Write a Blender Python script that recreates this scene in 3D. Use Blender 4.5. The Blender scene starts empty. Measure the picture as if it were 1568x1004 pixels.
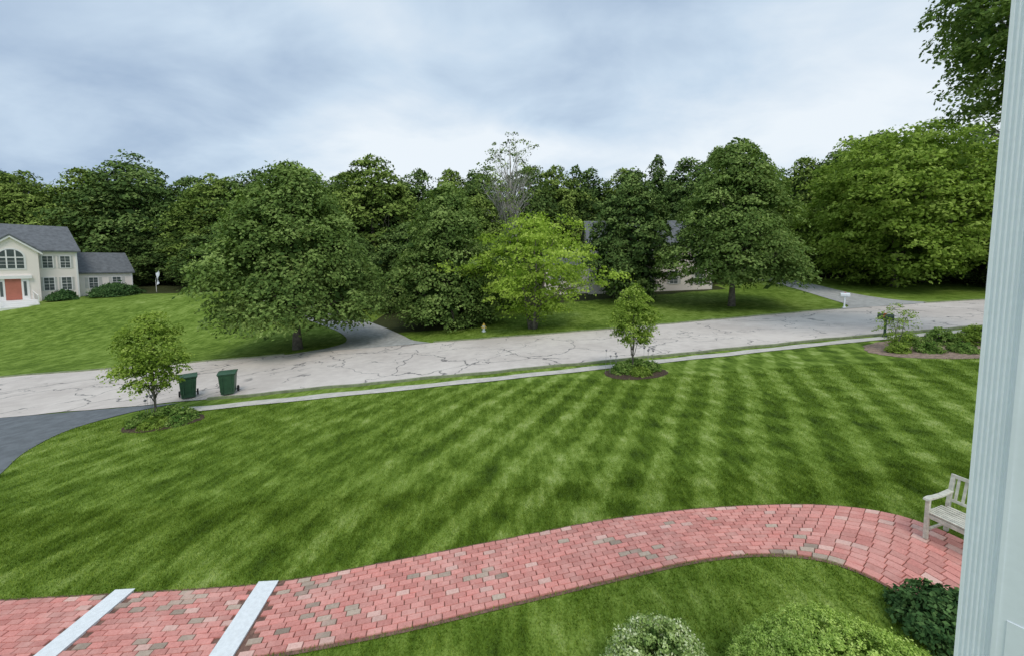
import bpy, math, numpy as np
from math import tanh, radians, sin, cos, pi
from mathutils import Vector, Matrix
R = np.random.default_rng(7)
scene = bpy.context.scene
COL = bpy.context.collection

# ------------------------------------------------------------------ terrain
def npss(a, b, x):
    t = np.clip((x-a)/(b-a), 0, 1); return t*t*(3-2*t)
def H(x, y):
    x = np.asarray(x, float); y = np.asarray(y, float)
    ax = np.abs(x)
    xs = np.where(ax < 28, x, np.sign(x)*(28+15*np.tanh((ax-28)/15)))
    ys = np.where(y < 30, y, 30+10*np.tanh((y-30)/10))
    d = y-(27.3+.103*x)
    A = 1.2+2.6*(1-npss(-30, -8, x))
    return .06*xs-.03*ys+A*npss(0, 24, d)+.04*np.clip(d-24, 0, 60)
def h(x, y): return float(H(x, y))

NEAR = [(-90,8.5),(-60,10.5),(-30,13.4),(-20,14.5),(-11.3,15.5),(-8,16.0),(.5,17.15),(10.3,18.6),(17.9,19.8),(25,20.5),(40,21.6),(60,22.5),(110,24)]
FAR  = [(-90,17.5),(-60,20.2),(-31.4,22.5),(-20,23.6),(-10.4,25.2),(2,26.3),(7.7,26.9),(15.5,28.3),(24.5,29.8),(38,30.8),(60,32),(110,34)]
nx_, ny_ = np.array(NEAR).T; fx_, fy_ = np.array(FAR).T
near = lambda x: np.interp(x, nx_, ny_)
far = lambda x: np.interp(x, fx_, fy_)

# ------------------------------------------------------------------ materials
def mat(name):
    m = bpy.data.materials.new(name); m.use_nodes = True
    nt = m.node_tree; nt.nodes.clear()
    return m, nt
class N:
    def __init__(s, nt): s.nt = nt
    def n(s, t, **k):
        nd = s.nt.nodes.new(t)
        for a, b in k.items(): setattr(nd, a, b)
        return nd
    def l(s, a, b): s.nt.links.new(a, b)
    def math(s, op, a, b=None, c=None, clamp=False):
        nd = s.n('ShaderNodeMath', operation=op, use_clamp=clamp)
        for i, v in enumerate((a, b, c)):
            if v is None: continue
            if isinstance(v, (int, float)): nd.inputs[i].default_value = v
            else: s.l(v, nd.inputs[i])
        return nd.outputs[0]
    def noise(s, vec, scale, detail=3, rough=.55, dist=0):
        nd = s.n('ShaderNodeTexNoise'); nd.inputs['Scale'].default_value = scale
        nd.inputs['Detail'].default_value = detail; nd.inputs['Roughness'].default_value = rough
        nd.inputs['Distortion'].default_value = dist
        if vec is not None: s.l(vec, nd.inputs['Vector'])
        return nd.outputs['Fac']
    def ramp(s, fac, a, b, smooth=True):
        nd = s.n('ShaderNodeMapRange'); nd.interpolation_type = 'SMOOTHSTEP' if smooth else 'LINEAR'
        nd.inputs['From Min'].default_value = a; nd.inputs['From Max'].default_value = b
        s.l(fac, nd.inputs['Value']); return nd.outputs[0]
    def mix(s, fac, a, b, mode='MIX'):
        nd = s.n('ShaderNodeMix', data_type='RGBA', blend_type=mode)
        for sock, v in ((nd.inputs[0], fac), (nd.inputs[6], a), (nd.inputs[7], b)):
            if isinstance(v, (int, float)): sock.default_value = v
            elif isinstance(v, tuple): sock.default_value = (*v, 1)
            else: s.l(v, sock)
        return nd.outputs[2]
    def pos(s): return s.n('ShaderNodeNewGeometry').outputs['Position']
    def mapping(s, vec, scale=(1,1,1), rot=(0,0,0)):
        nd = s.n('ShaderNodeMapping'); nd.inputs['Scale'].default_value = scale; nd.inputs['Rotation'].default_value = rot
        s.l(vec, nd.inputs['Vector']); return nd.outputs[0]
    def attr(s, name): return s.n('ShaderNodeAttribute', attribute_name=name)
    def bsdf(s, col, rough=.8, bump=None, bstr=.3, bdist=.02, spec=.3):
        b = s.n('ShaderNodeBsdfPrincipled'); b.inputs['Specular IOR Level'].default_value = spec
        if isinstance(col, tuple): b.inputs['Base Color'].default_value = (*col, 1)
        else: s.l(col, b.inputs['Base Color'])
        if isinstance(rough, (int, float)): b.inputs['Roughness'].default_value = rough
        else: s.l(rough, b.inputs['Roughness'])
        if bump is not None:
            bn = s.n('ShaderNodeBump'); bn.inputs['Strength'].default_value = bstr; bn.inputs['Distance'].default_value = bdist
            s.l(bump, bn.inputs['Height']); s.l(bn.outputs[0], b.inputs['Normal'])
        o = s.n('ShaderNodeOutputMaterial'); s.l(b.outputs[0], o.inputs[0]); return b

def simple(name, col, rough=.7, var=.15, scale=6, bstr=.15, spec=.3):
    m, nt = mat(name); q = N(nt); p = q.pos()
    f = q.noise(p, scale, 3)
    f2 = q.noise(p, scale*9, 2)
    ff = q.math('ADD', q.math('MULTIPLY', f, .65), q.math('MULTIPLY', f2, .35))
    lo = tuple(c*(1-var) for c in col); hi = tuple(min(1, c*(1+var)) for c in col)
    q.bsdf(q.mix(q.ramp(ff, .3, .7), lo, hi), rough, f2, bstr, .01, spec)
    return m

def grass_color(q, p, stripe, gain=1.0):
    """mown lawn colour in world space, stripes run along (0.49,0.87)"""
    d = q.n('ShaderNodeVectorMath', operation='DOT_PRODUCT'); q.l(p, d.inputs[0]); d.inputs[1].default_value = (.872, -.489, 0)
    w = q.noise(p, .3, 0); w2 = q.noise(p, 3.0, 2)
    c = q.math('ADD', q.math('DIVIDE', d.outputs['Value'], .98), q.math('ADD', q.math('MULTIPLY', w, .4), q.math('MULTIPLY', w2, .34)))
    st = q.ramp(q.math('SINE', q.math('MULTIPLY', c, 2*pi)), -.35, .75)
    d2 = q.n('ShaderNodeVectorMath', operation='DOT_PRODUCT'); q.l(p, d2.inputs[0]); d2.inputs[1].default_value = (.55, .835, 0)
    c2 = q.math('ADD', q.math('DIVIDE', d2.outputs['Value'], 1.05), q.math('MULTIPLY', w2, .7))
    st2 = q.ramp(q.math('SINE', q.math('MULTIPLY', c2, 2*pi)), -.5, .5)
    rot = q.mapping(p, (1.0, .22, 1), (0, 0, radians(29)))
    streak = q.noise(rot, 6, 2, .65)
    fine = q.noise(p, 34, 1, .7)
    patch = q.noise(p, 1.3, 3, .7)
    big = q.noise(p, .16, 1, .5)
    s = q.math('MULTIPLY', q.math('SUBTRACT', q.math('ADD', q.math('MULTIPLY', st, .72), q.math('MULTIPLY', st2, .28)), .5), stripe)
    v = q.math('ADD', .5, q.math('MULTIPLY', s, .40))
    for f, k in ((streak, .8), (fine, .6), (patch, 1.05), (big, .5)):
        v = q.math('ADD', v, q.math('MULTIPLY', q.math('SUBTRACT', f, .5), k))
    cr = q.n('ShaderNodeValToRGB'); q.l(v, cr.inputs[0]); e = cr.color_ramp.elements
    g = gain
    e[0].position = 0; e[0].color = (.052*g, .095*g, .012*g, 1)
    e[1].position = 1; e[1].color = (.44*g, .54*g, .18*g, 1)
    x = e.new(.36); x.color = (.122*g, .205*g, .022*g, 1)
    x = e.new(.66); x.color = (.245*g, .355*g, .062*g, 1)
    return cr.outputs[0], fine

def make_ground():
    m, nt = mat('lawn_and_soil'); q = N(nt); p = q.pos()
    a = q.attr('zone'); sep = q.n('ShaderNodeSeparateColor'); q.l(a.outputs['Color'], sep.inputs[0])
    g, fine = grass_color(q, p, sep.outputs[0], .86)
    soil = q.mix(q.noise(p, 2.5, 3), (.03, .04, .014), (.08, .09, .035))
    nz = q.noise(p, .8, 2)
    fm = q.ramp(q.math('ADD', sep.outputs[1], q.math('MULTIPLY', q.math('SUBTRACT', nz, .5), .6)), .4, .6)
    q.bsdf(q.mix(fm, g, soil), .9, fine, .6, .03, .1)
    return m
M_GROUND = make_ground()
def make_blade():
    m, nt = mat('grass_blade'); q = N(nt); p = q.pos()
    a = q.attr('stripe'); g, _ = grass_color(q, p, a.outputs['Fac'], 1.12)
    b = q.attr('tone')
    g2 = q.mix(b.outputs['Fac'], q.mix(1.0, g, (.72, .78, .8), 'MULTIPLY'), q.mix(1.0, g, (1.35, 1.22, 1.15), 'MULTIPLY'))
    dif = q.n('ShaderNodeBsdfDiffuse'); tr = q.n('ShaderNodeBsdfTranslucent')
    q.l(g2, dif.inputs[0]); q.l(g2, tr.inputs[0])
    mx = q.n('ShaderNodeMixShader'); mx.inputs[0].default_value = .25; q.l(dif.outputs[0], mx.inputs[1]); q.l(tr.outputs[0], mx.inputs[2])
    o = q.n('ShaderNodeOutputMaterial'); q.l(mx.outputs[0], o.inputs[0]); return m
M_BLADE = make_blade()

def leafmat(name, dark, mid, light, tr=.25, g=1.0):
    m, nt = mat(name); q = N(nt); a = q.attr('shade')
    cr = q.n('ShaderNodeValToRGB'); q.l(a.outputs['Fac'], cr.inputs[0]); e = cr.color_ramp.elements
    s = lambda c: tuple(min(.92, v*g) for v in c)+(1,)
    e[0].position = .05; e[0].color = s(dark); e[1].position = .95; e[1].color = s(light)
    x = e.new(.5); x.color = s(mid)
    dif = q.n('ShaderNodeBsdfDiffuse'); q.l(cr.outputs[0], dif.inputs[0])
    o = q.n('ShaderNodeOutputMaterial')
    if tr > 0:
        t = q.n('ShaderNodeBsdfTranslucent'); q.l(q.mix(1.0, cr.outputs[0], (1.3, 1.4, .6), 'MULTIPLY'), t.inputs[0])
        mx = q.n('ShaderNodeMixShader'); mx.inputs[0].default_value = tr; q.l(dif.outputs[0], mx.inputs[1]); q.l(t.outputs[0], mx.inputs[2])
        q.l(mx.outputs[0], o.inputs[0])
    else: q.l(dif.outputs[0], o.inputs[0])
    return m
L_MAPLE = leafmat('maple_leaf', (.045,.088,.024), (.165,.250,.066), (.38,.49,.16), .2)
L_LIGHT = leafmat('light_leaf', (.11,.19,.02), (.33,.46,.07), (.56,.67,.16), .3)
L_MIDG = leafmat('mid_leaf', (.075,.13,.020), (.225,.33,.055), (.43,.54,.13), .22)
L_YOUNG = leafmat('young_leaf', (.08,.14,.020), (.25,.36,.055), (.46,.56,.14), .22)
L_FOREST = leafmat('forest_leaf', (.036,.070,.024), (.115,.185,.050), (.26,.355,.11), 0)
L_FOREST2 = leafmat('forest_leaf_warm', (.048,.086,.022), (.165,.24,.050), (.33,.42,.11), 0)
L_BOX = leafmat('boxwood_leaf', (.14,.24,.04), (.42,.58,.12), (.70,.82,.26), .15)
L_VAR = leafmat('variegated_leaf', (.08,.16,.04), (.36,.48,.15), (.90,.92,.66), .15)
L_DARKSH = leafmat('dark_shrub_leaf', (.022,.06,.022), (.07,.14,.045), (.16,.27,.09), 0)
L_BED = leafmat('bed_plant_leaf', (.05,.11,.022), (.15,.25,.05), (.32,.42,.12), 0)
M_BARK = simple('bark', (.17, .15, .125), .9, .4, 5, .8)
M_DEADBARK = simple('grey_bark', (.42, .40, .36), .9, .3, 5, .5)
M_WHITE = simple('white_paint', (.84, .88, .93), .5, .03, 3, .05)
M_TRIM = simple('white_trim', (.88, .86, .84), .5, .03, 3, .05)
M_ROOF = simple('roof_shingles', (.15, .16, .17), .9, .25, 3, .4)
M_GLASS = simple('window_glass', (.10, .12, .12), .12, .2, 1, 0, .8)
M_DOOR = simple('red_door', (.48, .17, .12), .5, .08, 3, .05)
M_SHUT = simple('shutter_paint', (.62, .60, .56), .6, .1, 3, .05)
M_GREEN = simple('green_plastic', (.035, .095, .050), .45, .2, 5, .08, .5)
M_DKMETAL = simple('dark_green_metal', (.02, .05, .03), .5, .15, 5, .08, .5)
M_BLACK = simple('black_rubber', (.02, .02, .02), .7, .2, 6, .1)
M_YEL = simple('hydrant_yellow', (.70, .48, .10), .5, .1, 8, .1)
M_WOOD = simple('weathered_teak', (.60, .59, .50), .8, .24, 14, .4)
M_GRAN = simple('pale_granite', (.82, .85, .85), .8, .08, 18, .3)
M_MULCH = simple('bark_mulch', (.085, .058, .040), .95, .5, 14, 1.0)
M_MULCH2 = simple('pale_mulch', (.30, .22, .17), .95, .45, 9, 1.0)
M_RED = simple('mailbox_flag_red', (.5, .05, .04), .5)
M_CLOTH = simple('flag_cloth', (.7, .74, .8), .8, .2, 4)

def make_siding():
    m, nt = mat('clapboard_siding'); q = N(nt); p = q.pos()
    sp = q.n('ShaderNodeSeparateXYZ'); q.l(p, sp.inputs[0])
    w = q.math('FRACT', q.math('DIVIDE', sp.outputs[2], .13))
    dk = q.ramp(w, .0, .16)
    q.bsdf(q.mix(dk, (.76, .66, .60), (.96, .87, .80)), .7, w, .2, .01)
    return m
M_SIDING = make_siding()
def make_road():
    m, nt = mat('old_asphalt'); q = N(nt); p = q.pos()
    w = q.n('ShaderNodeTexNoise'); w.inputs['Scale'].default_value = .7; w.inputs['Detail'].default_value = 4; q.l(p, w.inputs['Vector'])
    vm = q.n('ShaderNodeVectorMath', operation='MULTIPLY_ADD'); q.l(w.outputs['Color'], vm.inputs[0]); vm.inputs[1].default_value = (2.6, 2.6, 0); q.l(p, vm.inputs[2])
    flat = q.mapping(vm.outputs[0], (1, 1, 0))
    def cr(scale, wd, nz, a, b):
        v = q.n('ShaderNodeTexVoronoi', feature='DISTANCE_TO_EDGE'); v.inputs['Scale'].default_value = scale; q.l(flat, v.inputs['Vector'])
        k = q.math('SUBTRACT', 1, q.ramp(v.outputs['Distance'], wd*.3, wd))
        return q.math('MULTIPLY', k, q.ramp(q.noise(p, nz, 2), a, b))
    c1 = cr(.24, .0115, .5, .36, .48); c2 = cr(.6, .015, .33, .52, .62)
    c = q.math('MAXIMUM', c1, c2)
    n1 = q.noise(p, .22, 3); n2 = q.noise(p, 45, 2, .7); n3 = q.noise(p, 2.2, 4)
    v = q.math('ADD', q.math('MULTIPLY', n1, .5), q.math('ADD', q.math('MULTIPLY', n2, .2), q.math('MULTIPLY', n3, .3)))
    base = q.mix(q.ramp(v, .35, .65), (.56, .50, .45), (.74, .675, .61))
    q.bsdf(q.mix(q.math('MULTIPLY', c, .8), base, (.10, .10, .10)), .9, n2, .3, .01, .2)
    return m
M_ROAD = make_road()
M_WALK = simple('concrete_sidewalk', (.58, .55, .49), .9, .18, 3, .3)
M_DRIVE = simple('dark_asphalt', (.155, .17, .18), .85, .22, 3, .4)
M_DRIVE2 = simple('gravel_drive', (.42, .42, .40), .9, .25, 3, .5)
M_KERB = simple('kerb_stone', (.24, .27, .16), .9, .3, 4, .4)
def make_brick():
    m, nt = mat('brick_paver'); q = N(nt); p = q.pos(); a = q.attr('bcol')
    n = q.noise(p, 35, 3, .7); n2 = q.noise(p, 3, 3)
    c = q.mix(q.ramp(n, .25, .75), a.outputs['Color'], q.mix(1.0, a.outputs['Color'], (.78, .74, .74), 'MULTIPLY'))
    c = q.mix(q.math('MULTIPLY', q.ramp(n2, .45, .8), .5), c, (.80, .48, .41))
    q.bsdf(c, .85, n, .4, .006, .2); return m
M_BRICK = make_brick()
M_BEDSAND = simple('joint_sand', (.22, .13, .10), .95, .4, 20, .6)

# ------------------------------------------------------------------ mesh helpers
def fast_mesh(name, V, k, mats, face_attr=None, col_attr=None):
    V = np.asarray(V, np.float32).reshape(-1, 3); nf = len(V)//k
    me = bpy.data.meshes.new(name)
    me.vertices.add(len(V)); me.vertices.foreach_set('co', V.ravel())
    me.loops.add(nf*k); me.loops.foreach_set('vertex_index', np.arange(nf*k, dtype=np.int32))
    me.polygons.add(nf); me.polygons.foreach_set('loop_start', np.arange(0, nf*k, k, dtype=np.int32))
    for m in mats: me.materials.append(m)
    me.update(calc_edges=True)
    if face_attr is not None:
        for nm, arr in face_attr.items():
            at = me.attributes.new(nm, 'FLOAT', 'FACE'); at.data.foreach_set('value', np.asarray(arr, np.float32))
    if col_attr is not None:
        for nm, arr in col_attr.items():
            at = me.attributes.new(nm, 'FLOAT_COLOR', 'FACE'); at.data.foreach_set('color', np.asarray(arr, np.float32).ravel())
    return me
def obj(name, me, parent=None, loc=(0,0,0), rot=0, scale=(1,1,1)):
    o = bpy.data.objects.new(name, me); COL.objects.link(o)
    o.location = loc; o.rotation_euler = (0, 0, rot); o.scale = scale
    if parent: o.parent = parent
    return o
def empty(name, loc=(0,0,0), rot=0):
    return obj(name, None, None, loc, rot)

class MB:
    def __init__(s): s.v = []; s.f = []; s.m = []
    def add(s, vs, fs, mi=0):
        o = len(s.v); s.v += [tuple(v) for v in vs]; s.f += [tuple(i+o for i in f) for f in fs]; s.m += [mi]*len(fs)
    def box(s, a, b, mi=0, taper=None, M=None):
        x0,y0,z0 = a; x1,y1,z1 = b
        vs = [Vector(c) for c in ((x0,y0,z0),(x1,y0,z0),(x1,y1,z0),(x0,y1,z0),(x0,y0,z1),(x1,y0,z1),(x1,y1,z1),(x0,y1,z1))]
        if taper:
            cx,cy = (x0+x1)/2,(y0+y1)/2
            for i in range(4): vs[i] = Vector((cx+(vs[i].x-cx)*taper, cy+(vs[i].y-cy)*taper, vs[i].z))
        if M: vs = [M@v for v in vs]
        s.add(vs, [(0,3,2,1),(4,5,6,7),(0,1,5,4),(1,2,6,5),(2,3,7,6),(3,0,4,7)], mi)
    def prism(s, prof, axis, a, b, mi=0):
        n = len(prof)
        f = (lambda p,t:(t,p[0],p[1])) if axis=='x' else (lambda p,t:(p[0],t,p[1]))
        s.add([f(p,a) for p in prof]+[f(p,b) for p in prof], [tuple(range(n))[::-1], tuple(range(n,2*n))]+[(i,(i+1)%n,n+(i+1)%n,n+i) for i in range(n)], mi)
    def tube(s, pts, rad, n=8, mi=0, cap=True):
        pts = [Vector(p) for p in pts]; vs = []
        for i,p in enumerate(pts):
            d = (pts[min(i+1,len(pts)-1)]-pts[max(i-1,0)]).normalized()
            a = d.cross(Vector((1,.1,.05)) if abs(d.z)>.7 else Vector((0,0,1))).normalized(); b = d.cross(a)
            for j in range(n):
                t = 2*pi*j/n; vs.append(p+(a*cos(t)+b*sin(t))*rad[i])
        fs = []
        for i in range(len(pts)-1):
            for j in range(n):
                fs.append((i*n+j, i*n+(j+1)%n, (i+1)*n+(j+1)%n, (i+1)*n+j))
        if cap: fs += [tuple(range(n))[::-1], tuple((len(pts)-1)*n+j for j in range(n))]
        s.add(vs, fs, mi)
    def mesh(s, name, mats, bevel=0, smooth=False):
        me = bpy.data.meshes.new(name); me.from_pydata(s.v, [], s.f)
        for m in mats: me.materials.append(m)
        me.polygons.foreach_set('material_index', s.m)
        if smooth: me.polygons.foreach_set('use_smooth', [True]*len(s.f))
        me.update(); return me
    def obj(s, name, mats, parent=None, bevel=0, smooth=False, **k):
        o = obj(name, s.mesh(name, mats, smooth=smooth), parent, **k)
        if bevel:
            md = o.modifiers.new('bevel','BEVEL'); md.width = bevel; md.segments = 2; md.limit_method = 'ANGLE'
        return o

# ------------------------------------------------------------------ path geometry
PT = [(-16,5.2),(-12,5.3),(-7.7,5.36),(-5.9,5.36),(-3.7,5.40),(-1.9,5.71),(-.37,6.01),(1.33,6.35),(2.3,6.48),(3.3,6.56),(4.34,6.57),(5.45,6.49),(6.19,6.29),(6.65,5.97),(6.9,5.4),(6.98,4.7),(7.0,3.6),(7.0,2.5)]
PB = [(-16,3.95),(-12,4.05),(-7.7,4.12),(-5.9,4.14),(-3.5,4.25),(-1.65,4.50),(-.1,4.82),(1.55,5.16),(2.6,5.37),(3.4,5.45),(4.0,5.43),(4.45,5.33),(4.72,5.18),(4.93,4.95),(5.06,4.68),(5.14,4.3),(5.2,3.6),(5.2,2.5)]
def catmull(P, n=14):
    P = np.array(P, float); Q = np.vstack([2*P[0]-P[1], P, 2*P[-1]-P[-2]]); out = []
    for i in range(1, len(Q)-2):
        for t in np.linspace(0, 1, n, endpoint=False):
            a,b,c,d = Q[i-1],Q[i],Q[i+1],Q[i+2]
            out.append(.5*((2*b)+(c-a)*t+(2*a-5*b+4*c-d)*t*t+(3*b-a-3*c+d)*t**3))
    out.append(P[-1]); return np.array(out)
CT, CB = catmull(PT), catmull(PB)
CC = (CT+CB)/2
def in_poly(x, y, poly):
    ins = np.zeros(len(x), bool); n = len(poly)
    for i in range(n):
        x1,y1 = poly[i]; x2,y2 = poly[(i+1)%n]
        if y1 == y2: continue
        c = ((y1 > y) != (y2 > y)) & (x < (x2-x1)*(y-y1)/(y2-y1)+x1); ins ^= c
    return ins
PATHPOLY = np.vstack([CT, CB[::-1]])
BEDS = [(-12.2, 12.9, 1.25, .85), (5.15, 15.6, 1.3, 1.0), (19.2, 16.6, 3.3, 1.9)]

# ------------------------------------------------------------------ ground sheet
def axis(parts):
    out = []
    for a, b, st in parts: out += list(np.arange(a, b-1e-6, st))
    return np.array(out+[parts[-1][1]])
xs = axis([(-420,-120,30),(-120,-50,4),(-50,-22,1.0),(-22,26,.5),(26,60,1.0),(60,120,4),(120,420,30)])
ys = axis([(-60,-4,8),(-4,32,.5),(32,60,1.0),(60,120,4),(120,500,30)])
X, Y = np.meshgrid(xs, ys); Z = H(X, Y)
nx, ny = len(xs), len(ys)
me = bpy.data.meshes.new('ground')
V = np.stack([X, Y, Z], -1).reshape(-1, 3)
I = np.arange(nx*ny).reshape(ny, nx)
F = np.stack([I[:-1,:-1], I[:-1,1:], I[1:,1:], I[1:,:-1]], -1).reshape(-1, 4)
me.vertices.add(len(V)); me.vertices.foreach_set('co', V.astype(np.float32).ravel())
me.loops.add(F.size); me.loops.foreach_set('vertex_index', F.astype(np.int32).ravel())
me.polygons.add(len(F)); me.polygons.foreach_set('loop_start', np.arange(0, F.size, 4, dtype=np.int32))
me.polygons.foreach_set('use_smooth', np.ones(len(F), bool))
me.update(calc_edges=True)
mx_, my_ = CC[:,0], CC[:,1]
def stripe_k(x, y):
    k = .42+.58*npss(-7, 1, x)
    k = k*npss(0, .5, y-np.interp(x, mx_[:200], my_[:200]))*(y < near(x)-.3)
    return np.where(y > far(x), .12, k)
dd = Y-far(X)
forest = np.where((X < -20), npss(26, 30, dd), np.where(X < -13, npss(15, 18, dd), np.where(X < -3, npss(4, 7, dd), np.where(X<26, npss(13, 17, dd), npss(16, 22, dd)))))
zone = np.stack([stripe_k(X, Y), forest, np.zeros_like(X), np.ones_like(X)], -1).reshape(-1, 4)
at = me.attributes.new('zone', 'FLOAT_COLOR', 'POINT'); at.data.foreach_set('color', zone.astype(np.float32).ravel())
me.materials.append(M_GROUND); obj('lawn_ground', me)

def ribbon(name, A, B, m, dz, nsub=3):
    A = np.array(A, float); B = np.array(B, float); v = []; f = []
    k = nsub+1
    for a, b in zip(A, B):
        for t in np.linspace(0, 1, k):
            p = a+(b-a)*t; v.append((p[0], p[1], h(p[0], p[1])+dz))
    for i in range(len(A)-1):
        for j in range(nsub):
            f.append((i*k+j, i*k+j+1, (i+1)*k+j+1, (i+1)*k+j))
    mb = MB(); mb.add(v, f); return mb.obj(name, [m], smooth=True)
rx = np.arange(-88, 105, .5)
wob = lambda x: .05*sin(x*1.3)+.04*sin(x*3.1+1)
ribbon('road', [(x, near(x)+wob(x)) for x in rx], [(x, far(x)+wob(x+40)) for x in rx], M_ROAD, .03, 20)
sx = np.arange(-13.2, 60, .5)
woff = lambda x: np.interp(x, [-14, -5, 4, 14, 30], [1.55, 1.5, 1.25, 1.05, 1.0])
ribbon('sidewalk', [(x, near(x)-woff(x)+.03*sin(x*1.7)) for x in sx], [(x, near(x)-woff(x)+.62+.05*sin(x*2.3)) for x in sx], M_WALK, .028, 2)
def kerb(name, fn, x0, x1, w, hh, m=M_KERB):
    mb = MB(); q = np.arange(x0, x1+.01, .5)
    P = [[(x, fn(x), h(x, fn(x))-.05), (x, fn(x), h(x, fn(x))+hh), (x, fn(x)+w, h(x, fn(x))+hh), (x, fn(x)+w, h(x, fn(x))-.05)] for x in q]
    vs = [p for r in P for p in r]; fs = []
    for i in range(len(q)-1):
        for j in range(3): fs.append((i*4+j, i*4+j+1, (i+1)*4+j+1, (i+1)*4+j))
    mb.add(vs, fs); mb.obj(name, [m])
kerb('kerb', lambda x: near(x)-.10+wob(x), -12.6, 60, .12, .10)
kerb('kerb', lambda x: far(x)+wob(x+40), -5.4, 26.5, .12, .10)
kerb('kerb', lambda x: far(x)+wob(x+40), 33.5, 70, .12, .10)
kerb('kerb', lambda x: far(x)+wob(x+40), -60, -14.6, .12, .10)
d1 = catmull([(-13.6,15.1),(-14.7,14.2),(-15.25,12.7),(-14.6,11.0),(-13.4,9.5),(-12.4,8),(-12,6.2),(-12,5.5)], 6)
d2 = catmull([(-24,14.1),(-22,13),(-21,12),(-20,11),(-19,9.5),(-18.5,8),(-18.2,6.2),(-18,5.5)], 6)
ribbon('asphalt_driveway', d1, d2, M_DRIVE, .022, 6)
c1 = catmull([(-5.6,25.75),(-7.2,27.2),(-8.8,29.8),(-11.5,33.5),(-15,37),(-20,40.5),(-27,43)], 6)
c2 = catmull([(-14.6,24.55),(-12.8,26.2),(-12.6,28.5),(-14.6,31.8),(-17.5,34.5),(-22,37.5),(-28,39.8)], 6)
ribbon('gravel_driveway', c1, c2, M_DRIVE2, .035, 6)
c1 = catmull([(34.5,30.6),(34,33),(34.5,38),(36,45),(37.5,54)], 6)
c2 = catmull([(26,30.0),(28.5,32),(30.8,38),(32.5,45),(34,54)], 6)
ribbon('gravel_driveway', c1, c2, M_DRIVE2, .035, 6)

# ------------------------------------------------------------------ brick path
ribbon('path_bed', CT+np.array([0, .05]), CB-np.array([0, .05]), M_BEDSAND, .012, 3)
ROWS = 14; vs = []; cols = []; bl = .19
moss = [(1.9,4.95,.45),(-2.5,4.9,.7),(-5,5.1,.9),(4.3,6.0,.3),(4.5,5.6,.6),(-3,5.3,.5),(1.6,6.0,.3),(-4.6,4.6,.8),(2.0,5.6,.4),(-.6,5.3,.5)]
for r in range(ROWS):
    rowc = CT+(CB-CT)*((r+.5)/ROWS)
    ra = np.concatenate([[0], np.cumsum(np.linalg.norm(np.diff(rowc, axis=0), axis=1))])
    iu = np.arange(len(CT))
    def pp(s, t):
        u = np.interp(s, ra, iu)
        a = np.array([np.interp(u, iu, CT[:,0]), np.interp(u, iu, CT[:,1])]); b = np.array([np.interp(u, iu, CB[:,0]), np.interp(u, iu, CB[:,1])])
        return a+(b-a)*t
    L = ra[-1]; s = -(r % 2)*bl/2+.03*R.random()
    while s < L:
        s0, s1 = max(s+.005, 0), min(s+bl-.005, L)
        if s1-s0 > .03:
            t0 = (r+.04)/ROWS; t1 = (r+.96)/ROWS
            P = [pp(s0,t0), pp(s1,t0), pp(s1,t1), pp(s0,t1)]
            cx, cy = np.mean(P, axis=0)
            if not (-6.07 < cx < -5.68 or (-3.88+(5.4-cy)*.15) < cx < (-3.48+(5.4-cy)*.15)):
                tilt = R.normal(0, .0020, 4); dz = .034+R.normal(0, .002)
                top = []; low = []
                for i, p in enumerate(P):
                    q = p+(np.array([cx,cy])-p)*.045+R.normal(0,.0014,2)
                    top.append((q[0], q[1], h(*q)+dz+tilt[i])); low.append((p[0], p[1], h(*p)+dz-.008+tilt[i]))
                bot = [(p[0], p[1], h(*p)) for p in P]
                quads = [top[::-1]]
                for i in range(4):
                    j = (i+1)%4; quads += [[top[i], top[j], low[j], low[i]], [low[i], low[j], bot[j], bot[i]]]
                v = R.random(); base = np.array([.78,.325,.275])*(.80+.30*R.random())
                base = base*(1-.2*v*np.array([.0,-.8,-.8]))
                pm = max([max(0, 1-math.hypot(cx-a, (cy-b)*1.6)/c) for a,b,c in moss])
                if R.random() < .02+.42*pm: base = np.array([.46,.37,.29])*(.75+.6*R.random())
                elif R.random() < .06: base = np.array([.80,.52,.44])*(.9+.2*R.random())
                vs += quads; cols += [(*np.clip(base,0,.9), 1)]*len(quads)
        s += bl*(1+R.normal(0,.008))
obj('brick_path', fast_mesh('brick_path', np.array(vs), 4, [M_BRICK], col_attr={'bcol': np.array(cols)}))
for (xa, dxs) in ((-6.03, .02), (-3.84, .17)):
    mb = MB(); w = .29
    T = [(xa, 5.42), (xa+w, 5.42), (xa+w+dxs, 4.08), (xa+dxs, 4.08)]
    mb.add([(x, y, h(x,y)-.02) for x,y in T]+[(x, y, h(x,y)+.05) for x,y in T], [(0,1,5,4),(1,2,6,5),(2,3,7,6),(3,0,4,7),(7,6,5,4)])
    mb.obj('granite_step', [M_GRAN], bevel=.008)

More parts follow.
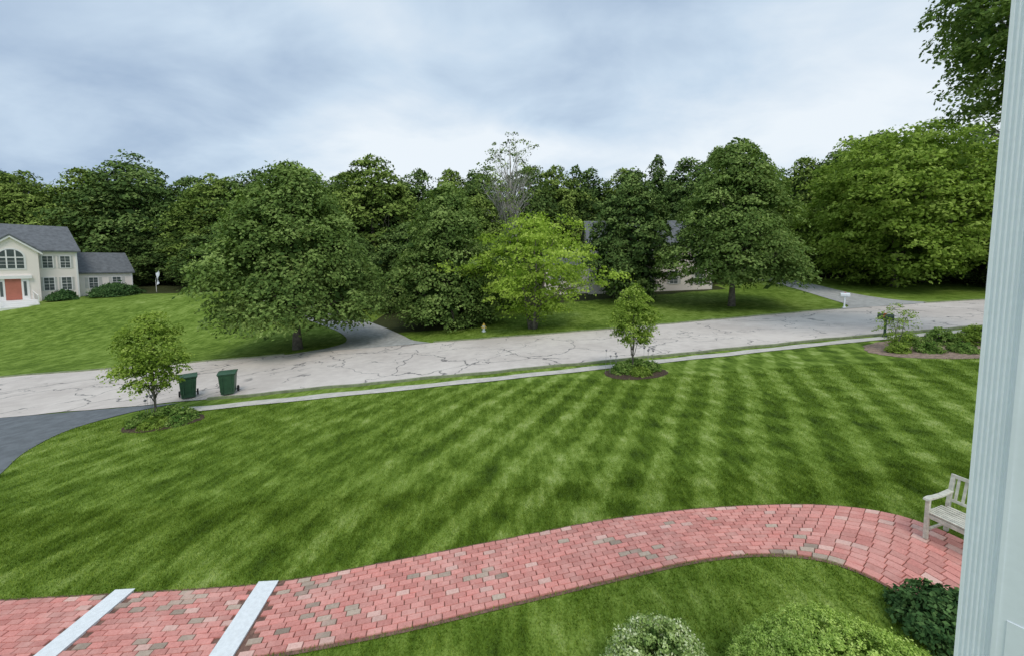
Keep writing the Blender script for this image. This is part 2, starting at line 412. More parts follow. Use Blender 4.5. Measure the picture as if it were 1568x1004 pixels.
# ------------------------------------------------------------------ grass blades
def blades():
    n1, n2 = 160000, 130000
    y = np.concatenate([2.6+(7.6-2.6)*np.sqrt(R.random(n1)), 7.6+7.4*R.random(n2)**1.35])
    x = (R.random(len(y))*2-1)*(1.42*y+.5)
    k = ~in_poly(x, y, PATHPOLY) & ~in_poly(x, y, np.vstack([d1, d2[::-1]])) & (y < near(x)-woff(x)-.03)
    for bx,by,ra,rb in BEDS: k &= (((x-bx)/ra)**2+((y-by)/rb)**2 > 1)
    x, y = x[k], y[k]; n = len(x); z = H(x, y)
    sc = 1+.5*npss(7, 13, y)
    a = R.random(n)*2*pi; hh = (.028+.03*R.random(n))*sc; w = (.0045+.003*R.random(n))*sc
    lean = R.normal(0, .6, (n, 2))*hh[:, None]*.8
    ca, sa = np.cos(a)*w, np.sin(a)*w
    P0 = np.stack([x-ca, y-sa, z-.002], -1); P1 = np.stack([x+ca, y+sa, z-.002], -1); P2 = np.stack([x+lean[:,0], y+lean[:,1], z+hh], -1)
    V = np.stack([P0, P1, P2], 1)
    return fast_mesh('grass_blades', V.reshape(-1,3), 3, [M_BLADE], face_attr={'stripe': stripe_k(x, y), 'tone': R.random(n)})
obj('lawn_grass', blades())

# ------------------------------------------------------------------ foliage
PROF = {
 'oval': lambda t: np.sin(pi*np.clip(t,0,1)**.72)**.62,
 'maple': lambda t: np.clip(np.minimum((t*9+.35)**.6, 1.0), 0, 1)*np.clip(1-t**1.6, 0, 1)**.68,
 'round': lambda t: np.sqrt(np.clip(1-(2*t-1)**2, 0, 1)),
 'vase': lambda t: np.sin(pi*np.clip(t,0,1)**1.15)**.6,
 'cone': lambda t: (1-t)**.75*(.25+.75*np.clip(t*8,0,1)),
 'dome': lambda t: np.sqrt(np.clip(1-t**2.2, 0, 1)),
}
def crown_pts(rng, n, prof, rx, ry, z0, z1, shell=.72, bump=1.0):
    f = PROF[prof]; out_t = []
    while len(out_t) < n:
        t = rng.random(n*2); t = t[rng.random(n*2) < f(t)*.9+.1]; out_t = np.concatenate([out_t, t])
    t = np.array(out_t[:n]); th = rng.random(n)*2*pi; ph = rng.random(4)*6.28
    b = 1+bump*(.11*np.sin(3*th+ph[0]+5*t)+.09*np.sin(5*th+ph[1]-9*t)+.07*np.sin(2*th+ph[2]+14*t)+.05*np.sin(9*th+ph[3]+11*t))
    rf = np.where(rng.random(n) < shell, .8+.2*rng.random(n), .3+.5*rng.random(n))
    w = f(t)*rf*b
    zz = z0+(z1-z0)*(t+.03*np.sin(4*th+ph[1]))
    return np.stack([rx*w*np.cos(th), ry*w*np.sin(th), zz], -1), np.stack([np.cos(th), np.sin(th)], -1), rf, t
def leaves(rng, C, O, per, cr, leaf, droop=.5, flat=.16, tone=None, jit=.6):
    n = len(C); size = cr*(.6+.8*rng.random(n)); tn = rng.random(n) if tone is None else tone
    idx = np.repeat(np.arange(n), per); m = len(idx)
    rho = np.sqrt(rng.random(m)); ph = rng.random(m)*2*pi
    ox, oy = rho*np.cos(ph), rho*np.sin(ph)
    out = O[idx]; dot = ox*out[:,0]+oy*out[:,1]
    oz = -droop*rho**2-.35*droop*dot+rng.normal(0, flat, m)
    P = C[idx]+np.stack([ox, oy, oz], -1)*size[idx][:,None]
    nrm = np.stack([.55*ox+.35*out[:,0], .55*oy+.35*out[:,1], np.full(m, .75)], -1)+rng.normal(0, jit, (m,3))
    nrm /= np.linalg.norm(nrm, axis=1)[:,None]+1e-9
    r = rng.normal(0, 1, (m,3)); t = np.cross(nrm, r); t /= np.linalg.norm(t, axis=1)[:,None]+1e-9; b = np.cross(nrm, t)
    s = leaf*(.6+.8*rng.random(m))[:,None]
    V = np.stack([P-t*s, P-b*s*.62+t*s*.15, P+t*s, P+b*s*.62+t*s*.15], 1)
    sh = np.clip(.0+.46*tn[idx]+.34*(1-rho)+.34*rng.random(m), 0, 1)  # random leaf tone, plus a painted highlight towards each clump top
    return V.reshape(-1,3), sh
def foliage_mesh(name, rng, m, prof, rx, ry, z0, z1, n, per, cr, leaf, shell=.72, bump=1, core=0, droop=.5, flat=.16, cx=0, cy=0, jit=.6):
    C, O, rf, t = crown_pts(rng, n, prof, rx, ry, z0, z1, shell, bump)
    V, S = leaves(rng, C, O, per, cr, leaf, droop, flat, None, jit)
    if core:
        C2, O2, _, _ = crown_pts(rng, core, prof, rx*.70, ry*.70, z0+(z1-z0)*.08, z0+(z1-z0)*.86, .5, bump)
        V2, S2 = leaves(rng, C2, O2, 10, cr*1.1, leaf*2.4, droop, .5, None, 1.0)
        V = np.vstack([V, V2]); S = np.concatenate([S, S2*.3])  # core leaves darkened: interior shade of the crown put into their colour
    V = V+np.array([cx, cy, 0]); V[:,2] = np.maximum(V[:,2], .02)
    return fast_mesh(name, V, 4, [m], face_attr={'shade': S}), C+np.array([cx,cy,0])
def skeleton(rng, height, r0, targets, nl=14, lean=(0,0), z_first=.2, mb=None, stems=1, tw=.05):
    mb = mb or MB()
    for st in range(stems):
        sx_, sy_ = (rng.normal(0,.25), rng.normal(0,.25)) if stems > 1 else (0,0)
        k = 9; pts = []; wob_ = rng.normal(0, 1, (k,2))*.012*height; spread = rng.normal(0, .18*height, 2) if stems > 1 else np.array(lean)
        for i in range(k):
            t = i/(k-1); pts.append((sx_+wob_[i,0]*t+spread[0]*t, sy_+wob_[i,1]*t+spread[1]*t, -.15+t*height*.9))
        rad = [r0*((1-t)**.8*.93+.07)*(1.35 if t == 0 else 1) for t in np.linspace(0, 1, k)]
        mb.tube(pts, rad, 10)
        T = targets[rng.permutation(len(targets))[:nl//stems]]
        for tg in T:
            zt = max(z_first*height, tg[2]-.28*height*(.5+rng.random())); zt = min(zt, height*.85)
            u = zt/(height*.9)*(k-1); i = int(min(u, k-2)); fr = u-i
            a = np.array(pts[i])*(1-fr)+np.array(pts[i+1])*fr; ra = rad[i]*(1-fr)+rad[i+1]*fr
            e = tg*np.array([.93,.93,.98]); mid = a*.5+e*.5+np.array([0,0,.04*height*rng.random()])+rng.normal(0,.015*height,3)
            q1 = a*.75+mid*.25+rng.normal(0,.006*height,3); q3 = mid*.5+e*.5+rng.normal(0,.01*height,3)
            rr = ra*.5
            mb.tube([a, q1, mid, q3, e], [rr, rr*.8, rr*.55, rr*.3, rr*.08], 6)
            for _ in range(2):
                e2 = mid+(e-mid)*.85+np.clip(rng.normal(0,tw*.6*height,3), -tw*height, tw*height); mb.tube([mid, (mid+e2)/2+rng.normal(0,.008*height,3), e2], [rr*.4, rr*.25, rr*.05], 5)
    return mb
def tree(name, x, y, height, prof, rx, ry, z0, leafm, n, per, cr, leaf, r0=.25, nl=16, seed=1, shell=.72, core=150, bump=1, droop=.5, cx=0, cy=0, stems=1, bark=None, lean=(0,0), **k):
    rng = np.random.default_rng(seed)
    e = empty(name, (x, y, h(x,y)))
    me, C = foliage_mesh('crown', rng, leafm, prof, rx, ry, z0, height, n, per, cr, leaf, shell, bump, core, droop, cx=cx, cy=cy, **k)
    obj('crown', me, e)
    skeleton(rng, height, r0, C, nl, stems=stems, lean=lean).obj('trunk_and_limbs', [bark or M_BARK], e, smooth=True)
    return e
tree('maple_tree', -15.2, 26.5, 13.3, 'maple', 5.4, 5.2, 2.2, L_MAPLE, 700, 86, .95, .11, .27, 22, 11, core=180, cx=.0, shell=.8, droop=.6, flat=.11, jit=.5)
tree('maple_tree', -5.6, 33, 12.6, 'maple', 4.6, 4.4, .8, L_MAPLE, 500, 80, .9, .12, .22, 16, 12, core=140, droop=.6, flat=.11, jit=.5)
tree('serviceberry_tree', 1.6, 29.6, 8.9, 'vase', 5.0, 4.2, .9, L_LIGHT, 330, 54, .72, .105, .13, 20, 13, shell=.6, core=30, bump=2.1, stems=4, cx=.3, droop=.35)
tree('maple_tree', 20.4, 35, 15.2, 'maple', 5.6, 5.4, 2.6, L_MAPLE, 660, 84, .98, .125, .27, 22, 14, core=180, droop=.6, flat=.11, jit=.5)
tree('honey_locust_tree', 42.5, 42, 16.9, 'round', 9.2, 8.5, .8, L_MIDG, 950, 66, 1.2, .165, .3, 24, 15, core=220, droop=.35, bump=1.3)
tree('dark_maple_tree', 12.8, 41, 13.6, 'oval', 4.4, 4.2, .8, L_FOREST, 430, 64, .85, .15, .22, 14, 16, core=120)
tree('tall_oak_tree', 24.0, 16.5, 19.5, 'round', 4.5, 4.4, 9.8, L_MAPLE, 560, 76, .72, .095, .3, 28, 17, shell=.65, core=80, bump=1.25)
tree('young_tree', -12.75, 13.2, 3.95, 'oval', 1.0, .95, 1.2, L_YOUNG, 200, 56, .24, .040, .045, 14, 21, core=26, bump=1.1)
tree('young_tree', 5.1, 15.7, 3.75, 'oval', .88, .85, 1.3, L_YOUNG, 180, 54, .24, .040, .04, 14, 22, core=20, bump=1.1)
rng = np.random.default_rng(31); e = empty('dead_tree', (-.3, 46, h(-.3,46)))
me, C = foliage_mesh('crown', rng, L_FOREST2, 'vase', 4.0, 3.2, 7.5, 19.6, 140, 22, .55, .12, .8, 1.8, 0)
obj('crown', me, e); mb = skeleton(rng, 20.6, .26, C, 84, z_first=.3)
mb.obj('trunk_and_limbs', [M_DEADBARK], e, smooth=True)

# forest mass
fo = empty('forest')
VAR = []
for i in range(5):
    rng = np.random.default_rng(40+i)
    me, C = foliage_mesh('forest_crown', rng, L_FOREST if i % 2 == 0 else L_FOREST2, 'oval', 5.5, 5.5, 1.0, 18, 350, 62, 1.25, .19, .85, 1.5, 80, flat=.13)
    VAR.append((me, skeleton(rng, 18, .3, C, 8).mesh('forest_trunk', [M_BARK])))
rng = np.random.default_rng(50)
me, C = foliage_mesh('forest_conifer', rng, L_FOREST, 'cone', 4.2, 4.2, 1.0, 18, 380, 40, .75, .17, .8, 1, 60, droop=.6)
CON = (me, skeleton(rng, 18.5, .25, C, 8).mesh('conifer_trunk', [M_BARK]))
FT = [(-87,62,19.2,7),(-80,63,19.2,6),(-79,68,17.5,6),(-69,62,19.2,6),(-62,63,22.2,7),(-53,64,18.6,6),(-45,58,17.5,5.5),(-40,60,18.5,6),(-34,60,18.7,6),(-29,57,16.8,5),(-24,56,17.6,5.5),(-18,50,18.2,6),(-13.2,54,17.2,5),(-9.2,58,18,5),(-4.3,58,19,5),(2.0,54,18.0,5.2),(6.5,58,18.8,5.4),(12.9,62,19.2,5.6),(17.7,61,18.8,5.4),(22.5,60,21.2,4,'c'),(25.5,55,19.3,5.5),(30.5,57,21.2,5),(40,60,19.2,5.5),(42.5,56,19.3,5),(46,53,21.3,5),(56.5,60,24.4,6.5),(66,63,24.8,7.5),(59,50,21.8,6),(54,38,18.3,6),(59,33,17,6),(64,40,20,7),(10,60,19.6,4.4,'c'),(-6.5,62,19.4,4.6,'c'),(72,50,22,7),(80,60,24,8),(-95,70,22,8)]
k = 0
def plant(x, y, ztop, r, con=False):
    global k
    z0 = h(x, y); hh = ztop-z0; me, tr = CON if con else VAR[k % 5]
    s = r/(4.2 if con else 5.5); rz = R.random()*6.28
    obj('tree_crown', me, fo, (x, y, z0-.2), rz, (s, s, hh/18)); obj('tree_trunk', tr, fo, (x, y, z0-.2), rz, (s, s, hh/18)); k += 1
for t in FT: plant(t[0], t[1], t[2], t[3], len(t) > 4)
for x in np.arange(-104, 100, 10):
    y = 74+R.normal(0, 2)+abs(x)*.05; plant(x+R.normal(0,1.5), y, 19.5+R.normal(0, 1.0)+(4 if x > 45 else 0), 7.5)
for x in np.arange(-72, 80, 6):
    y = 57+R.normal(0, 2.0)
    if -2 < x < 27: continue
    if -68 < x < -42: y = 63+R.normal(0,1)
    plant(x, y, h(x, y)+6+R.random()*4, 5)
for (x, y, zz, r) in [(-23,44,7.5,3.6),(-18,42.5,8,3.4),(-11.5,41.5,9,3.6),(-8,40,8,3.2),(-1,40,7.5,3.2),(-4,44,12,3.8),(-30,49,9,4.2),(50,46,9,4),(56,44,9,4)]:
    plant(x, y, zz, r)

# ------------------------------------------------------------------ shrubs
def shrub(name, x, y, rx, ry, hh, leafm, n, per, cr, leaf, seed, prof='dome', droop=.4, core=60, bump=.5, flat=.2, shell=.85):
    rng = np.random.default_rng(seed); e = empty(name, (x, y, h(x,y)))
    me, C = foliage_mesh('foliage', rng, leafm, prof, rx, ry, .02, hh, n, per, cr, leaf, shell, bump, core, droop, flat)
    obj('foliage', me, e)
    mb = MB()
    for i in range(9):
        c = C[rng.integers(len(C))]; mb.tube([(rng.normal(0,.04),rng.normal(0,.04),-.03), c*.5, c*.92], [.02*hh+.004, .012*hh+.003, .003], 5)
    mb.obj('stems', [M_BARK], e); return e
shrub('boxwood_shrub', 3.12, 3.2, 1.10, .86, .98, L_BOX, 2500, 46, .055, .0115, 61, core=950, bump=.06, flat=.3, shell=.95)
shrub('variegated_shrub', 1.47, 3.45, .62, .55, .95, L_VAR, 700, 46, .065, .014, 62, core=260, bump=.22, flat=.25)
shrub('rhododendron_shrub', 5.05, 4.1, .46, .44, .50, L_DARKSH, 150, 40, .11, .028, 63, core=50, bump=.9)
def bed(name, x, y, ra, rb, seed, plants, mm=M_MULCH):
    rng = np.random.default_rng(seed); mb = MB(); n = 48
    vs = [(x, y, h(x,y)+.07)]
    for ring, (s, dz) in enumerate(((.6,.06),(1.0,.012))):
        for j in range(n):
            a = 2*pi*j/n; w = s*(1+.04*sin(3*a+seed)+.015*rng.normal()); px, py = x+ra*w*cos(a), y+rb*w*sin(a); vs.append((px, py, h(px,py)+dz))
    fs = [(0, 1+j, 1+(j+1)%n) for j in range(n)]+[(1+j, 1+n+j, 1+n+(j+1)%n, 1+(j+1)%n) for j in range(n)]
    mb.add(vs, fs); mb.obj(name, [mm], smooth=True)
    for (px, py, r, hh, lm, sd) in plants:
        shrub('bed_shrub', x+px, y+py, r, r*.9, hh, lm, int(70*r/.4), 45, .13, .03, sd, core=20, bump=.9)
bed('mulch_bed', *BEDS[0], 1, [(-.6,-.1,.42,.38,L_BED,71),(0,.15,.5,.5,L_BED,72),(.6,.1,.45,.42,L_BED,73),(.1,-.35,.42,.3,L_MIDG,74),(-.2,.5,.35,.4,L_BED,75),(.75,-.25,.3,.3,L_BED,87)])
bed('mulch_bed', *BEDS[1], 2, [(-.5,0,.45,.46,L_BED,76),(.1,.25,.5,.55,L_BED,77),(.65,.1,.40,.46,L_BED,78),(.1,-.4,.45,.34,L_MIDG,79)])
bed('mulch_bed', *BEDS[2], 3, [(-2.3,-.3,.4,.5,L_MIDG,80),(-1.3,-.6,.45,.45,L_BED,81),(-.2,-.9,.5,.4,L_BED,82),(.5,.6,.6,.8,L_BED,83),(1.6,.2,.6,.9,L_MIDG,84),(-.9,.7,.5,.6,L_BED,85)], M_MULCH2)
tree('ornamental_shrub_tree', 17.3, 16.9, 2.1, 'vase', .75, .7, .3, L_YOUNG, 60, 26, .2, .035, .02, 16, 91, shell=.5, core=0, bump=1.5, stems=3)
M_AL = simple('allium_head', (.36,.33,.36), .8)
for (bx_, by_) in ((-13.2, 13.4), (4.3, 15.8), (5.9, 15.9)):
    mb = MB(); z = h(bx_, by_)
    for i in range(4):
        ax_, ay_ = bx_+R.normal(0,.15), by_+R.normal(0,.12); tt = .7+.3*R.random()
        mb.tube([(ax_,ay_,z), (ax_+.02,ay_,z+tt)], [.006,.005], 5)
        mb.tube([(ax_+.02, ay_, z+tt-.04+.09*q_) for q_ in (0,.25,.5,.75,1)], [.012,.04,.048,.038,.01], 8)
    mb.obj('allium_flowers', [M_AL])

# ------------------------------------------------------------------ park bench
e = empty('park_bench', (6.33, 5.56, h(6.5,5.4)+.03), math.atan2(-.95, .31))
def bx(name, a, b, par, m=M_WOOD, bev=.005, M=None):
    mb = MB(); mb.box(a, b, 0, None, M); return mb.obj(name, [m], par, bevel=bev)
BL = 1.25; BD = .58
for i, x0 in enumerate((0, BL-.05)):
    bx('front_leg_%d'%(i+1), (x0,0,0), (x0+.05,.05,.62), e)
    bx('back_leg_%d'%(i+1), (x0,BD-.05,0), (x0+.05,BD,.44), e)
    Mx = Matrix.Translation((0,BD-.03,.44))@Matrix.Rotation(radians(-12),4,'X')@Matrix.Translation((0,-BD+.03,-.44))
    bx('back_post_%d'%(i+1), (x0,BD-.05,.44), (x0+.05,BD,.92), e, M=Mx)
    bx('side_rail_%d'%(i+1), (x0+.010,.05,.33), (x0+.040,BD-.05,.39), e)
    bx('low_rail_%d'%(i+1), (x0+.012,.05,.12), (x0+.038,BD-.05,.155), e)
    mb = MB()
    prof = [(-.05,.62),(-.035,.650),(.05,.660),(.18,.645),(.35,.643),(BD+.03,.665),(BD+.03,.637),(.35,.615),(.18,.617),(.05,.622)]
    mb.prism(prof, 'x', x0-.010, x0+.060); mb.obj('armrest_%d'%(i+1), [M_WOOD], e, bevel=.005)
bx('front_rail', (.05,.010,.34), (BL-.05,.040,.405), e); bx('rear_rail', (.05,BD-.045,.33), (BL-.05,BD-.015,.40), e)
for j in range(8):
    y0 = .064*j; bx('seat_slat_%d'%(j+1), (.052 if j in (0,7) else 0, y0+.006, .408+.003*abs(j-3.5)), (BL-.052 if j in (0,7) else BL, y0+.050, .428+.003*abs(j-3.5)), e, bev=.003)
bx('top_rail', (.05,BD-.045,.865), (BL-.05,BD-.010,.92), e, M=Mx); bx('lower_back_rail', (.05,BD-.045,.50), (BL-.05,BD-.015,.545), e, M=Mx)
for j in range(14):
    x0 = .075+(BL-.20)*j/13; bx('back_slat_%d'%(j+1), (x0,BD-.038,.545), (x0+.032,BD-.020,.865), e, M=Mx, bev=.002)

# ------------------------------------------------------------------ porch column (fluted) beside the window
e = empty('porch_column', (2.509, 2.0, 0), radians(-54)); z0 = h(2.5,2)-.1; zt = 9.5
prof = [(0,0)]
xx = .012
for i in range(6):
    prof.append((xx, 0)); w = .0135
    for j in range(1,7):
        a = pi*j/6; prof.append((xx+w/2-w/2*cos(a), .007*sin(a)))
    xx += w+.0045
prof += [(.122,0),(.122,-.010),(.138,-.010),(.138,-.004),(.60,-.004),(.60,.25),(0,.25)]
mb = MB(); n = len(prof)
mb.add([(x,y,z0) for x,y in prof]+[(x,y,zt) for x,y in prof], [(i,(i+1)%n,n+(i+1)%n,n+i) for i in range(n)])
mb.obj('shaft', [M_WHITE], e)
mb = MB(); mb.box((.165,-.008,z0),(.60,-.0045,2.62)); mb.obj('base_board', [M_WHITE], e, bevel=.001)

# ------------------------------------------------------------------ bins, hydrant, mailboxes
def bin_(x, y, rot):
    e = empty('trash_bin', (x, y, h(x,y)+.03), rot)
    mb = MB(); mb.box((-.29,-.33,.06),(.29,.33,.92),0,.80); mb.box((-.31,-.35,.88),(.31,.35,.93))
    for sx_ in (-.15,.15): mb.box((sx_-.02,-.345,.2),(sx_+.02,-.28,.85))
    mb.obj('body', [M_GREEN], e, bevel=.02)
    mb = MB(); pr = [(-.37,.935),(.36,.935),(.36,.965),(.2,1.0),(-.15,1.0),(-.37,.96)]; mb.prism(pr, 'x', -.325, .325); mb.obj('lid', [M_GREEN], e, bevel=.012)
    mb = MB(); mb.tube([(-.24,.42,.93),(.24,.42,.93)], [.016]*2, 8); mb.box((-.26,.33,.90),(-.22,.43,.95)); mb.box((.22,.33,.90),(.26,.43,.95)); mb.obj('handle', [M_GREEN], e)
    mb = MB(); mb.tube([(-.33,.30,.13),(-.27,.30,.13)], [.13,.13], 18); mb.tube([(.27,.30,.13),(.33,.30,.13)], [.13,.13], 18); mb.tube([(-.27,.30,.13),(.27,.30,.13)], [.015,.015], 8); mb.obj('wheels', [M_BLACK], e, bevel=.01)
bin_(-13.75, 15.75, radians(40)); bin_(-12.2, 15.95, radians(28))
e = empty('fire_hydrant', (-2.2, 29.3, h(-2.2,29.3)))
mb = MB(); mb.tube([(0,0,0),(0,0,.05)], [.16,.16], 16); mb.tube([(0,0,.05),(0,0,.42),(0,0,.44),(0,0,.47)], [.10,.10,.14,.14], 16); mb.obj('barrel', [M_WHITE], e)
mb = MB(); mb.tube([(0,0,.47),(0,0,.54),(0,0,.60),(0,0,.63)], [.125,.11,.06,.03], 16); mb.tube([(0,0,.63),(0,0,.69)], [.028,.028], 6)
for d in ((1,0),(-1,0),(0,-1)): mb.tube([(d[0]*.09,d[1]*.09,.33),(d[0]*.17,d[1]*.17,.33)], [.055,.055], 12); mb.tube([(d[0]*.17,d[1]*.17,.33),(d[0]*.2,d[1]*.2,.33)], [.07,.07], 6)
mb.obj('bonnet_and_caps', [M_YEL], e)
def mailbox(x, y, rot, mb_mat, post_mat):
    e = empty('mailbox', (x, y, h(x,y)), rot)
    mb = MB(); mb.box((-.05,-.05,-.1),(.05,.05,.95)); mb.box((-.04,-.30,.90),(.04,.32,.96)); mb.box((-.10,-.10,0),(.10,.10,.12)); mb.obj('post', [post_mat], e, bevel=.006)
    mb = MB(); pr = [(-.13,.962)]+[(.13*-cos(pi*i/10), 1.09+.13*sin(pi*i/10)) for i in range(11)]+[(.13,.962)]
    mb.prism(pr, 'y', -.30, .30); mb.box((-.11,-.315,.975),(.11,-.30,1.12)); mb.obj('box', [mb_mat], e, bevel=.006)
    mb = MB(); mb.box((.133,-.1,1.05),(.142,-.07,1.26)); mb.box((.133,-.1,1.20),(.142,.02,1.26)); mb.obj('signal_flag', [M_RED], e)
mailbox(19.3, 19.4, radians(230), M_DKMETAL, M_DKMETAL)
mailbox(27.0, 30.6, radians(60), M_WHITE, M_WHITE)

# ------------------------------------------------------------------ houses
def gable(mb, x0, x1, y0, y1, ze, zr, ov=.3, mi=2, th=.16):
    ym = (y0+y1)/2; sl = (zr-ze)/(ym-y0)
    for s in (1,-1):
        ya = y0-ov if s==1 else y1+ov; za = ze-ov*sl
        prof = [(ya, za),(ym, zr),(ym, zr+th),(ya, za+th)]
        mb.prism(prof if s==1 else prof[::-1], 'x', x0-ov, x1+ov, mi)
def wall_block(mb, x0, x1, y0, y1, z0, ze, zr, mi=0):
    ym = (y0+y1)/2
    mb.prism([(y0,z0),(y1,z0),(y1,ze),(ym,zr-.02),(y0,ze)], 'x', x0, x1, mi)
def window(mb, xc, y, zb, w, hh, shut=True):
    f = .07
    mb.box((xc-w/2-f, y-.05, zb-f), (xc-w/2, y-.002, zb+hh+f), 1); mb.box((xc+w/2, y-.05, zb-f), (xc+w/2+f, y-.002, zb+hh+f), 1)
    mb.box((xc-w/2, y-.05, zb-f), (xc+w/2, y-.002, zb), 1); mb.box((xc-w/2, y-.05, zb+hh), (xc+w/2, y-.002, zb+hh+f), 1)
    mb.box((xc-w/2, y-.015, zb), (xc+w/2, y-.004, zb+hh), 3)
    mb.box((xc-w/2, y-.035, zb+hh/2-.025), (xc+w/2, y-.017, zb+hh/2+.025), 1); mb.box((xc-.015, y-.030, zb), (xc+.015, y-.018, zb+hh), 1)
    for z in (.25,.75): mb.box((xc-w/2, y-.028, zb+hh*z-.01), (xc+w/2, y-.019, zb+hh*z+.01), 1)
    if shut:
        for s in (-1,1): mb.box((xc+s*(w/2+f+.16)-.14, y-.04, zb-.03), (xc+s*(w/2+f+.16)+.14, y-.003, zb+hh+.03), 4)
HM = [M_SIDING, M_TRIM, M_ROOF, M_GLASS, M_SHUT, M_DOOR]
e = empty('colonial_house', (-52.7, 46, h(-52.7,46)+.05), radians(60))
mb = MB(); wall_block(mb, -12.5, 0, 0, 9, -1.2, 5.6, 8.5); wall_block(mb, .002, 5.1, 1.2, 7.2, -1.2, 2.95, 5.3)
mb.obj('walls', HM, e)
mb = MB(); gable(mb, -12.5, 0, 0, 9, 5.6, 8.5); gable(mb, .28, 5.1, 1.2, 7.2, 2.95, 5.3, .25); mb.obj('roof', HM, e)
mb = MB()
mb.box((-.12,-.03,-.1),(.03,-.002,5.5),1); mb.box((-12.5,-.06,5.30),(-7.1,-.003,5.48),1); mb.box((-3.0,-.06,5.30),(-.13,-.003,5.48),1); mb.box((5.0,1.17,-.1),(5.13,1.198,2.75),1)
for xc in (-2.3,-.95,-8.2,-9.8,-11.4): window(mb, xc, 0, 3.55, .75, 1.35, False); window(mb, xc, 0, .95, .75, 1.45, False)
for s in (-2.3,-.95):
    for q_ in (-1,1): mb.box((s+q_*.53-.08,-.035,3.5),(s+q_*.53+.08,-.003,4.95),4); mb.box((s+q_*.53-.08,-.035,.9),(s+q_*.53+.08,-.003,2.45),4)
window(mb, 1.5, 1.2, .95, .75, 1.3, True); window(mb, 3.6, 1.2, .95, .75, 1.3, True)
mb.obj('windows', HM, e)
mb = MB(); bxa, bxb, bd = -6.9, -3.1, -1.0; xm = (bxa+bxb)/2
mb.prism([(bxa,-1.2),(bxb,-1.2),(bxb,5.5),(xm,7.1),(bxa,5.5)], 'y', bd, 1.5, 0)
mb.obj('entrance_bay', HM, e)
mb = MB()
for s in (-1,1):
    xa = xm+s*2.2; za = 5.5-.3*.84
    pr = [(xa,za),(xm,7.12),(xm,7.3),(xa,za+.18)]; mb.prism(pr if s==-1 else pr[::-1], 'y', bd-.3, 3.4, 2)
    pr = [(xa,za-.22),(xm,6.9),(xm,7.118),(xa,za-.003)]; mb.prism(pr if s==-1 else pr[::-1], 'y', bd-.26, bd-.02, 1)
mb.obj('bay_roof', HM, e)
mb = MB(); yb = bd
arc_p = [(xm+.85*cos(pi*i/14), 4.75+.85*sin(pi*i/14)) for i in range(15)]
mb.prism([(xm-1.0,3.4),(xm+1.0,3.4)]+[(xm+1.0*cos(pi*i/14), 4.75+1.0*sin(pi*i/14)) for i in range(15)], 'y', yb-.05, yb-.003, 1)
mb.prism([(xm-.85,3.55),(xm+.85,3.55)]+arc_p, 'y', yb-.07, yb-.052, 3)
for x_ in (-.30,.30): mb.box((xm+x_-.05,yb-.09,3.55),(xm+x_+.05,yb-.072,5.5),1)
mb.box((xm-.85,yb-.095,4.68),(xm+.85,yb-.091,4.80),1)
for z_ in (3.95,4.32): mb.box((xm-.85,yb-.099,z_-.015),(xm+.85,yb-.0955,z_+.015),1)
mb.box((xm-1.1,yb-.08,0),(xm-.55,yb-.003,2.4),1); mb.box((xm+.55,yb-.08,0),(xm+1.1,yb-.003,2.4),1); mb.box((xm-1.3,yb-.25,2.4),(xm+1.3,yb-.003,2.75),1)
mb.box((xm-.55,yb-.06,.1),(xm+.55,yb-.003,2.398),5); mb.box((xm-.9,yb-.10,.5),(xm-.7,yb-.082,2.1),3); mb.box((xm+.7,yb-.10,.5),(xm+.9,yb-.082,2.1),3)
mb.box((xm-1.4,yb-1.6,-.9),(xm+1.4,yb-.101,.08),1)
for i in range(3): mb.box((xm-1.4,yb-1.6-.32*(i+1),-1.2),(xm+1.4,yb-1.601-.32*i,-.10-.2*i),1)
mb.obj('entry_door_and_steps', HM, e)
for s in (-1,1):
    mb = MB(); mb.box((xm+s*1.3-.03,yb-2.5,-.3),(xm+s*1.3+.03,yb-2.44,.6),1); mb.box((xm+s*1.3-.03,yb-.2,.1),(xm+s*1.3+.03,yb-.14,1.0),1)
    mb.tube([(xm+s*1.3,yb-2.5,.6),(xm+s*1.3,yb-.14,1.0)],[.035,.035],6,1); mb.obj('stair_rail', HM, e)
shrub('foundation_hedge', -49.6, 47.2, 1.8, 2.6, 1.5, L_DARKSH, 420, 40, .4, .075, 101, core=80, bump=1)
shrub('foundation_hedge', -51.9, 43.6, .9, 1.1, 1.1, L_DARKSH, 200, 40, .35, .075, 102, core=40, bump=1)
e = empty('flag_pole', (-48.2, 51.2, h(-48.2,51.2)))
mb = MB(); mb.tube([(0,0,0),(0,0,1.6),(.9,-.5,2.9)], [.03,.03,.02], 8); mb.obj('pole', [M_TRIM], e)
mb = MB(); vs=[]
for i in range(8):
    for j in range(5):
        vs.append((.9-.25*j/4*1.2+.04*sin(i), -.5+.12*sin(i*.9+j), 2.9-1.6*i/7-.35*j/4))
mb.add(vs, [(i*5+j,i*5+j+1,(i+1)*5+j+1,(i+1)*5+j) for i in range(7) for j in range(4)]); mb.obj('cloth', [M_CLOTH], e, smooth=True)
e = empty('white_house', (9.5, 46.5, h(15,48)+.2), radians(-4))
mb = MB(); wall_block(mb, 0, 14.5, 0, 8, -2, 5.4, 8.6); wall_block(mb, -5.5, -.002, 1, 7, -2, 3.0, 5.2); mb.obj('walls', HM, e)
mb = MB(); gable(mb, 0, 14.5, 0, 8, 5.4, 8.6); gable(mb, -5.5, -.32, 1, 7, 3.0, 5.2, .25); mb.obj('roof', HM, e)
mb = MB()
for xc in (1.5,4.3,7.2,10.1,13): window(mb, xc, 0, 3.4, .9, 1.4); window(mb, xc, 0, .8, .9, 1.5)
for xc in (-4,-1.8): window(mb, xc, 1, .9, .9, 1.3)
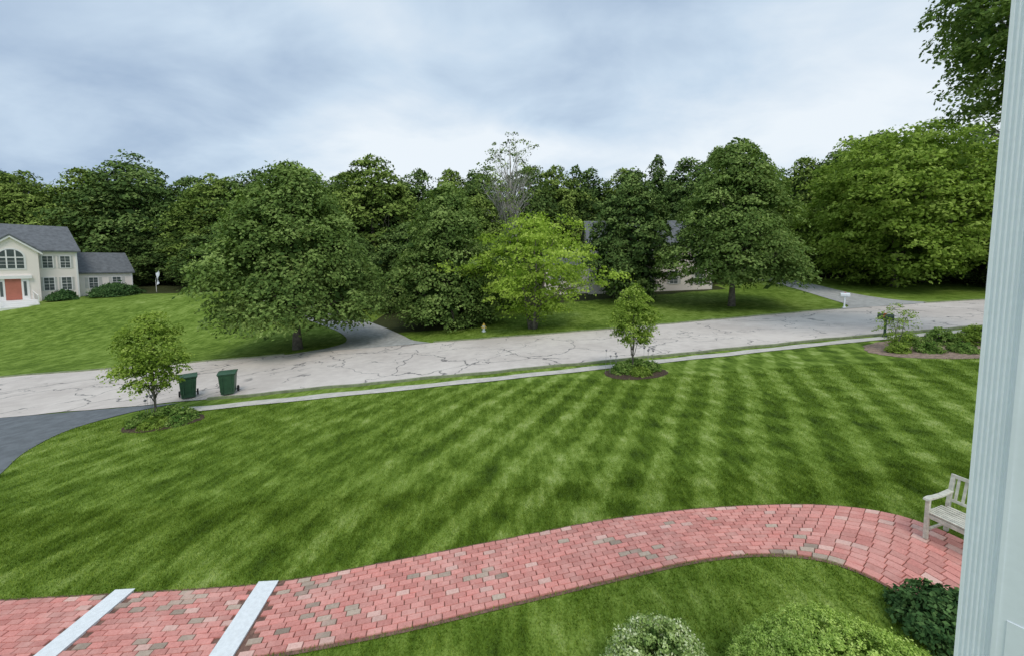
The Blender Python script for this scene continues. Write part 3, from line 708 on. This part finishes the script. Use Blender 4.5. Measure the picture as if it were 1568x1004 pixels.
mb.box((-.1,-.03,-1),(.06,-.002,5.3),1); mb.box((14.44,-.03,-1),(14.6,-.002,5.3),1)
mb.obj('windows', HM, e)

# ------------------------------------------------------------------ world, sun, camera
SUN_EL, SUN_AZ = 56, 165
w = bpy.data.worlds.new('World'); scene.world = w; w.use_nodes = True; nt = w.node_tree; nt.nodes.clear(); q = N(nt)
sky = q.n('ShaderNodeTexSky', sky_type='NISHITA'); sky.sun_disc = False; sky.sun_elevation = radians(SUN_EL); sky.sun_rotation = radians(SUN_AZ)
bg1 = q.n('ShaderNodeBackground'); bg1.inputs[1].default_value = .08; q.l(sky.outputs[0], bg1.inputs[0])
tc = q.n('ShaderNodeTexCoord').outputs['Generated']; sp = q.n('ShaderNodeSeparateXYZ'); q.l(tc, sp.inputs[0])
zc = q.math('ADD', q.math('MAXIMUM', sp.outputs[2], 0), .30)
cb = q.n('ShaderNodeCombineXYZ'); q.l(q.math('DIVIDE', sp.outputs[0], zc), cb.inputs[0]); q.l(q.math('DIVIDE', sp.outputs[1], zc), cb.inputs[1]); cb.inputs[2].default_value = 5.2
cm = q.mapping(cb.outputs[0], (.75, 1.0, 1), (0,0,radians(18)))
n1 = q.noise(cm, .95, 3, .45, .4); n2 = q.noise(cm, 2.6, 5, .55, .3)
cl = q.math('ADD', q.math('MULTIPLY', n1, .64), q.math('MULTIPLY', n2, .36))
hz = q.math('MULTIPLY', q.math('SUBTRACT', 1, q.ramp(sp.outputs[2], .15, .42)), .05)
cl = q.math('ADD', cl, hz)
cr = q.n('ShaderNodeValToRGB'); q.l(cl, cr.inputs[0]); el = cr.color_ramp.elements
el[0].position = .39; el[0].color = (.38, .50, .67, 1); el[1].position = .64; el[1].color = (.86, .93, .99, 1)
x = el.new(.51); x.color = (.60, .73, .87, 1)
bg2 = q.n('ShaderNodeBackground'); bg2.inputs[1].default_value = 1.04; q.l(cr.outputs[0], bg2.inputs[0])
mx = q.n('ShaderNodeMixShader'); mx.inputs[0].default_value = .92; q.l(bg1.outputs[0], mx.inputs[1]); q.l(bg2.outputs[0], mx.inputs[2])
o = q.n('ShaderNodeOutputWorld'); q.l(mx.outputs[0], o.inputs[0])
sl = bpy.data.lights.new('sun', 'SUN'); sl.energy = 1.5; sl.angle = radians(20); sl.color = (1, .93, .84)
so = bpy.data.objects.new('sun', sl); COL.objects.link(so)
az = radians(SUN_AZ); dv = Vector((sin(az)*cos(radians(SUN_EL)), cos(az)*cos(radians(SUN_EL)), sin(radians(SUN_EL))))
so.rotation_euler = dv.to_track_quat('Z', 'Y').to_euler(); so.location = (0, 0, 60)
cd = bpy.data.cameras.new('camera'); cam = bpy.data.objects.new('camera', cd); COL.objects.link(cam)
cam.location = (0, 0, 4.5); cam.rotation_euler = (radians(90)-math.atan(.0707), 0, 0)
cd.sensor_width = 36; cd.lens = 13.316; cd.shift_y = -.0389; cd.clip_start = .05; cd.clip_end = 2000
scene.camera = cam
scene.view_settings.view_transform = 'Standard'; scene.view_settings.look = 'None'; scene.view_settings.exposure = 0
